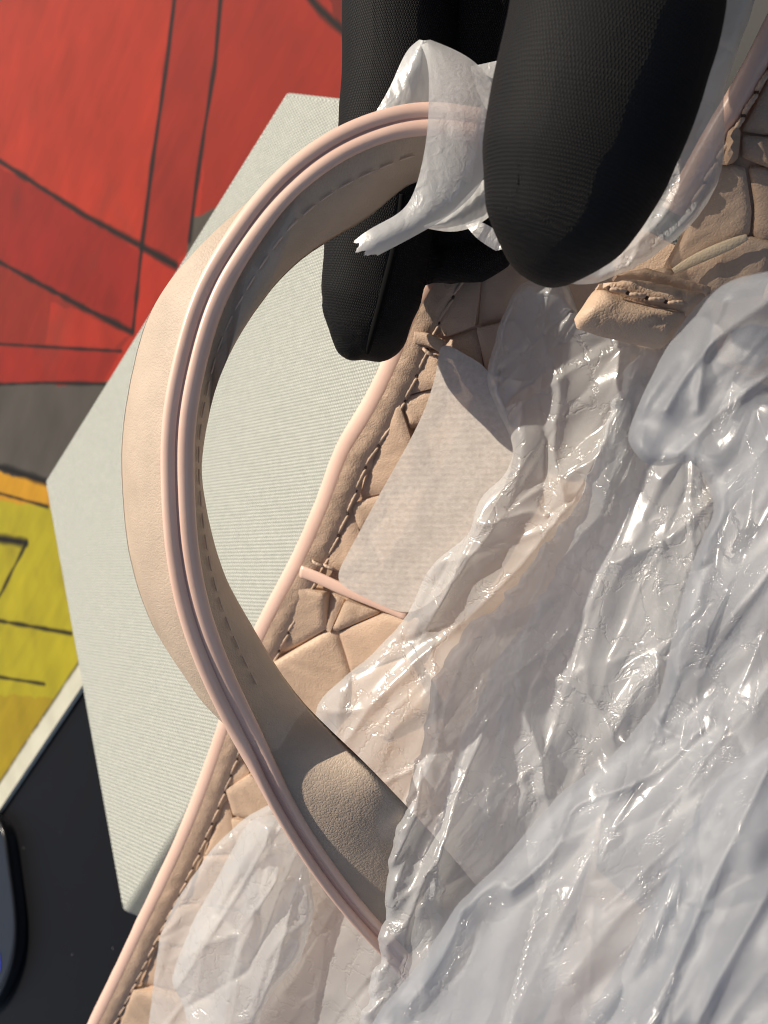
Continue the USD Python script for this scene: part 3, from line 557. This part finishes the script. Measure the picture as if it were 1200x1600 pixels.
wrk = 0.0004 * fbm(np.c_[uvk[:, 1] * 160, uvk[:, 0] * 50, np.zeros(len(hv))], 3, 4) + 0.0012 * fbm(hv * 45, 3, 6)
hv = hv + nv * wrk[:, None]
glove = thing('gloved_hand', 'hand in a black knitted glove pinching the wrapped bag handle', 'hand')
obj('glove', (hv, np.array(hand.faces)), M_knit, glove, smooth=True, uv=uvk)
sq = spline([(628, 300), (622, 360), (606, 430), (588, 500), (577, 540), (574, 553)], 60)
hm = trimesh.Trimesh(hv, hand.faces, process=False); dr = ray(sq[:, 0], sq[:, 1])
hit, ri, _ = hm.ray.intersects_location(np.repeat(CAM[None], len(dr), 0), dr, multiple_hits=False)
sp = hit[np.argsort(ri)]; sp = np.stack([np.convolve(np.pad(sp[:, c], 3, mode='edge'), np.ones(7) / 7, 'valid') for c in range(3)], 1)
obj('seam', tube(sp - FW * 0.0001, 0.00085 * np.sin(np.linspace(0.3, 2.9, len(sp))) ** 0.4, 10), M_seam, glove, smooth=True)

# ------------------------------------------------------------------ white foam ribbon tied round the handle
rib = thing('foam_ribbon', 'white translucent foam ribbon knotted round the top of the bag handle', 'ribbon')
def band(name, left, right, n=90, m=26, wob=0.0003, seed=0, mat=None, bulge=0.0, fray=0.0):
    l, r = spline(left, n), spline(right, n)
    k = np.linspace(0, 1, m)[None, :, None]
    g = l[:, None] * (1 - k) + r[:, None] * k
    if fray:
        e = np.random.default_rng(9).uniform(0, fray, m); e = np.convolve(np.pad(e, 2, mode='edge'), np.ones(5) / 5, 'valid') * 0.8 + e * 0.2; t = np.linspace(0, 1, n)[:, None] * (1 - e[None])
        g = np.stack([np.stack([np.interp(t[:, j], np.linspace(0, 1, n), g[:, j, c]) for j in range(m)], 1) for c in range(3)], 2)
    z = g[..., 2] - bulge * np.sin(k[..., 0] * math.pi) + wob * 2 * fbm(np.c_[g[..., 0].ravel() * 0.03, g[..., 1].ravel() * 0.012, np.zeros(n * m)], 4, seed).reshape(n, m)
    v = P(g[..., 0], g[..., 1], z).reshape(-1, 3)
    return obj(name, (v, face_cam(v, grid_faces(n, m))), mat or M_foam, rib, smooth=True)
band('front_band', [(655, 64, .181), (668, 100, .1745), (670, 150, .1715), (668, 200, .171), (656, 270, .172), (634, 322, .173), (604, 344, .1735), (572, 362, .174), (540, 388, .176)],
     [(672, 62, .181), (735, 92, .1765), (772, 140, .173), (772, 210, .172), (752, 285, .1725), (708, 332, .173), (655, 365, .1735), (612, 388, .174), (562, 414, .176)], bulge=0.0012, seed=1, fray=0.07)
band('back_band', [(655, 62, .181), (636, 80, .183), (612, 130, .184), (590, 170, .185), (570, 205, .186)], [(668, 64, .181), (672, 95, .182), (676, 140, .184), (678, 180, .186), (670, 220, .187)], n=60, seed=2, wob=0.0008, bulge=0.002)
band('knot_band', [(735, 104, .184), (745, 140, .183), (765, 180, .182)], [(785, 93, .182), (800, 130, .181), (800, 180, .180)], n=40, seed=3)
band('lower_band', [(770, 268, .1765), (735, 300, .176), (700, 335, .176), (662, 352, .1765)], [(775, 330, .178), (745, 352, .1785), (705, 362, .179), (664, 356, .178)], n=50, seed=4, wob=0.001, bulge=0.002)
band('lower_band', [(728, 352, .18), (745, 372, .178), (775, 392, .176)], [(748, 345, .178), (775, 360, .176), (800, 385, .174)], n=30, seed=5)

# ------------------------------------------------------------------ crumpled plastic packing film
bagf = thing('plastic_bag', 'crumpled clear plastic packing bag stuffed into the open handbag', 'plastic bag')
sheet('inner_film', [(812, 440), (884, 430), (905, 500), (1040, 540), (1100, 560), (1100, 900), (1000, 1100), (820, 1400), (760, 1700), (235, 1700), (232, 1600), (238, 1560), (246, 1480), (262, 1428), (300, 1370), (345, 1310), (395, 1268), (440, 1250),
     (500, 1190), (490, 1100), (545, 1050), (590, 1015), (640, 960), (668, 890), (690, 870), (735, 835), (745, 780), (800, 735), (802, 690), (776, 640), (757, 592), (782, 500)],
    [(812, 440, .232), (884, 440, .226), (757, 592, .236), (800, 700, .234), (900, 560, .228), (690, 870, .245), (640, 960, .252), (490, 1100, .258), (550, 1200, .256), (400, 1280, .285), (260, 1430, .31), (235, 1600, .33), (560, 1600, .27), (760, 1700, .25), (900, 1000, .235), (1100, 700, .215), (1050, 540, .212)],
    M_film, bagf, under=wall_depth(0.009), step=3.6, amp=0.0026, seed=3, dirn=(0.62, -0.78), lump=0.010,
    creases=[([(860, 450), (850, 530), (872, 600), (866, 700), (885, 790)], .004, 7), ([(1010, 550), (960, 660), (910, 760), (890, 800)], .004, 8), ([(880, 800), (800, 900), (700, 990), (600, 1080), (540, 1160)], .005, 9),
             ([(870, 820), (760, 860), (690, 880)], .003, 6), ([(640, 1050), (560, 1110), (500, 1110)], .003, 7), ([(420, 1260), (350, 1400), (300, 1500)], .004, 9), ([(480, 1290), (440, 1400), (390, 1540)], .005, 10), ([(760, 640), (830, 620), (880, 590)], .002, 8)])
sheet('middle_film', [(1120, 470), (1000, 540), (960, 640), (910, 760), (850, 850), (790, 930), (720, 990), (690, 1040), (662, 1130), (640, 1220), (622, 1300), (606, 1400), (588, 1500), (560, 1620), (560, 1720), (1260, 1720), (1260, 470)],
    [(1120, 470, .202), (1000, 540, .206), (910, 760, .208), (790, 930, .212), (690, 1040, .212), (640, 1220, .204), (600, 1450, .200), (560, 1650, .200), (900, 1200, .205), (1000, 900, .20), (1250, 500, .185), (1250, 1100, .185), (1000, 1600, .19)],
    M_film_mid, bagf, rag=26.0, step=4.2, amp=0.0022, seed=12, dirn=(0.35, -0.93), lump=0.012,
    creases=[([(800, 1020), (760, 1130), (720, 1230), (690, 1330), (680, 1400)], .006, 9), ([(800, 1060), (815, 1110), (840, 1170), (850, 1240)], .005, 8), ([(960, 880), (1060, 830), (1110, 780)], .004, 9), ([(870, 1060), (920, 1090), (960, 1160)], .004, 10), ([(1000, 1060), (960, 1150)], .003, 8), ([(690, 1390), (760, 1330), (800, 1260)], .004, 10)])
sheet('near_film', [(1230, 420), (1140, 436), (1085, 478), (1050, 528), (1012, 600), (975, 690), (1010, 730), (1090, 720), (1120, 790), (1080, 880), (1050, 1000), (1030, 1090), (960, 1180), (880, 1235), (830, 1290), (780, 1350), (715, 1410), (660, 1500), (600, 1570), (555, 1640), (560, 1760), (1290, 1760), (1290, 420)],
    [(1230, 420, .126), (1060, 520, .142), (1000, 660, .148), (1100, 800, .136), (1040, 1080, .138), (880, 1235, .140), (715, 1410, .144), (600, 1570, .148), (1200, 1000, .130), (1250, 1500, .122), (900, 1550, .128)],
    M_film_shaded, bagf, step=4.2, amp=0.0022, floor=0.6, seed=25, dirn=(0.66, -0.75), lump=0.014, scales=((20, 1.0), (8, .3)),
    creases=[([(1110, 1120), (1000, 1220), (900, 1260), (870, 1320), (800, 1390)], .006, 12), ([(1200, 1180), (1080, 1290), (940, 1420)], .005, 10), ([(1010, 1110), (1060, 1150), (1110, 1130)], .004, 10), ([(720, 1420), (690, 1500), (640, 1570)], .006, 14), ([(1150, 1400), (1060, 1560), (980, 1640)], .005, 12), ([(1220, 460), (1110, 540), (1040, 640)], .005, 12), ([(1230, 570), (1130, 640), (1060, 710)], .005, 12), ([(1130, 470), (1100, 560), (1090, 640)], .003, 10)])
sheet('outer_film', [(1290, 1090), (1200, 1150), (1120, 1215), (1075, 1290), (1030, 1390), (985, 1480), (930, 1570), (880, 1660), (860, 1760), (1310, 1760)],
    [(1290, 1090, .118), (1120, 1215, .124), (1030, 1390, .122), (930, 1570, .120), (1250, 1500, .108), (1100, 1650, .112)], M_film_shaded, bagf, step=5, amp=0.0016, floor=0.6, seed=77, dirn=(0.5, -0.86), lump=0.008, scales=((22, 1.0), (9, .25)),
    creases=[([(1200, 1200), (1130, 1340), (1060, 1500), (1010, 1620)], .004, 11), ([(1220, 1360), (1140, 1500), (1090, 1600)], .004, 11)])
sheet('film_flap', [(388, 1280), (440, 1268), (475, 1330), (492, 1420), (470, 1500), (415, 1560), (395, 1640), (300, 1640), (286, 1560), (262, 1540), (300, 1440), (340, 1370)],
    [(388, 1280, .272), (440, 1268, .264), (480, 1400, .262), (300, 1440, .29), (400, 1600, .285), (286, 1560, .30)], M_film, bagf, step=3.6, amp=0.0034, seed=61, dirn=(0.45, -0.9), lump=0.008,
    creases=[([(470, 1310), (420, 1400), (370, 1500), (350, 1600)], .006, 8), ([(410, 1290), (360, 1390), (310, 1470)], .005, 7), ([(480, 1440), (430, 1480), (400, 1560)], .004, 7)])
sheet('gathered_film', [(985, 560), (1040, 600), (1100, 700), (1090, 900), (1040, 1080), (980, 1200), (900, 1330), (800, 1450), (700, 1640), (610, 1640), (640, 1500), (660, 1380), (690, 1270), (720, 1150), (760, 1060), (830, 960), (900, 840), (950, 700)],
    [(985, 560, .214), (900, 840, .218), (720, 1150, .216), (640, 1500, .210), (1100, 700, .200), (1040, 1080, .205), (800, 1450, .206)], M_film, bagf, rag=20.0, step=3.8, amp=0.0040, floor=0.5, seed=91, dirn=(0.5, -0.86), lump=0.008, scales=((13, 1.0), (6, .4)),
    creases=[([(960, 860), (900, 1000), (860, 1160), (830, 1280)], .005, 8), ([(1000, 800), (960, 960), (930, 1080)], .005, 8), ([(830, 1000), (780, 1130), (760, 1260)], .005, 8), ([(1020, 640), (1000, 760), (1020, 860)], .004, 8)])
wrapf = thing('thumb_film', 'clear plastic film bunched under the gloved thumb beside the bag corner', 'plastic film')
sheet('film', [(868, 442), (930, 446), (1010, 410), (1075, 360), (1118, 300), (1134, 246), (1132, 200), (1128, 150), (1158, 60), (1200, -50), (1000, -50), (960, 200), (860, 360)],
    [(868, 442, .176), (1010, 410, .170), (1118, 300, .167), (1100, 190, .165), (900, 300, .18), (1050, 0, .165), (1160, -40, .158)], M_film_white, wrapf, floor=0.6, step=3.5, amp=0.0016, seed=40, dirn=(0.6, -0.8), lump=0.005,
    creases=[([(900, 435), (980, 390), (1040, 330), (1075, 260)], .003, 6), ([(940, 440), (1020, 395), (1090, 330)], .0025, 6), ([(1060, 240), (1100, 220)], .002, 6)])
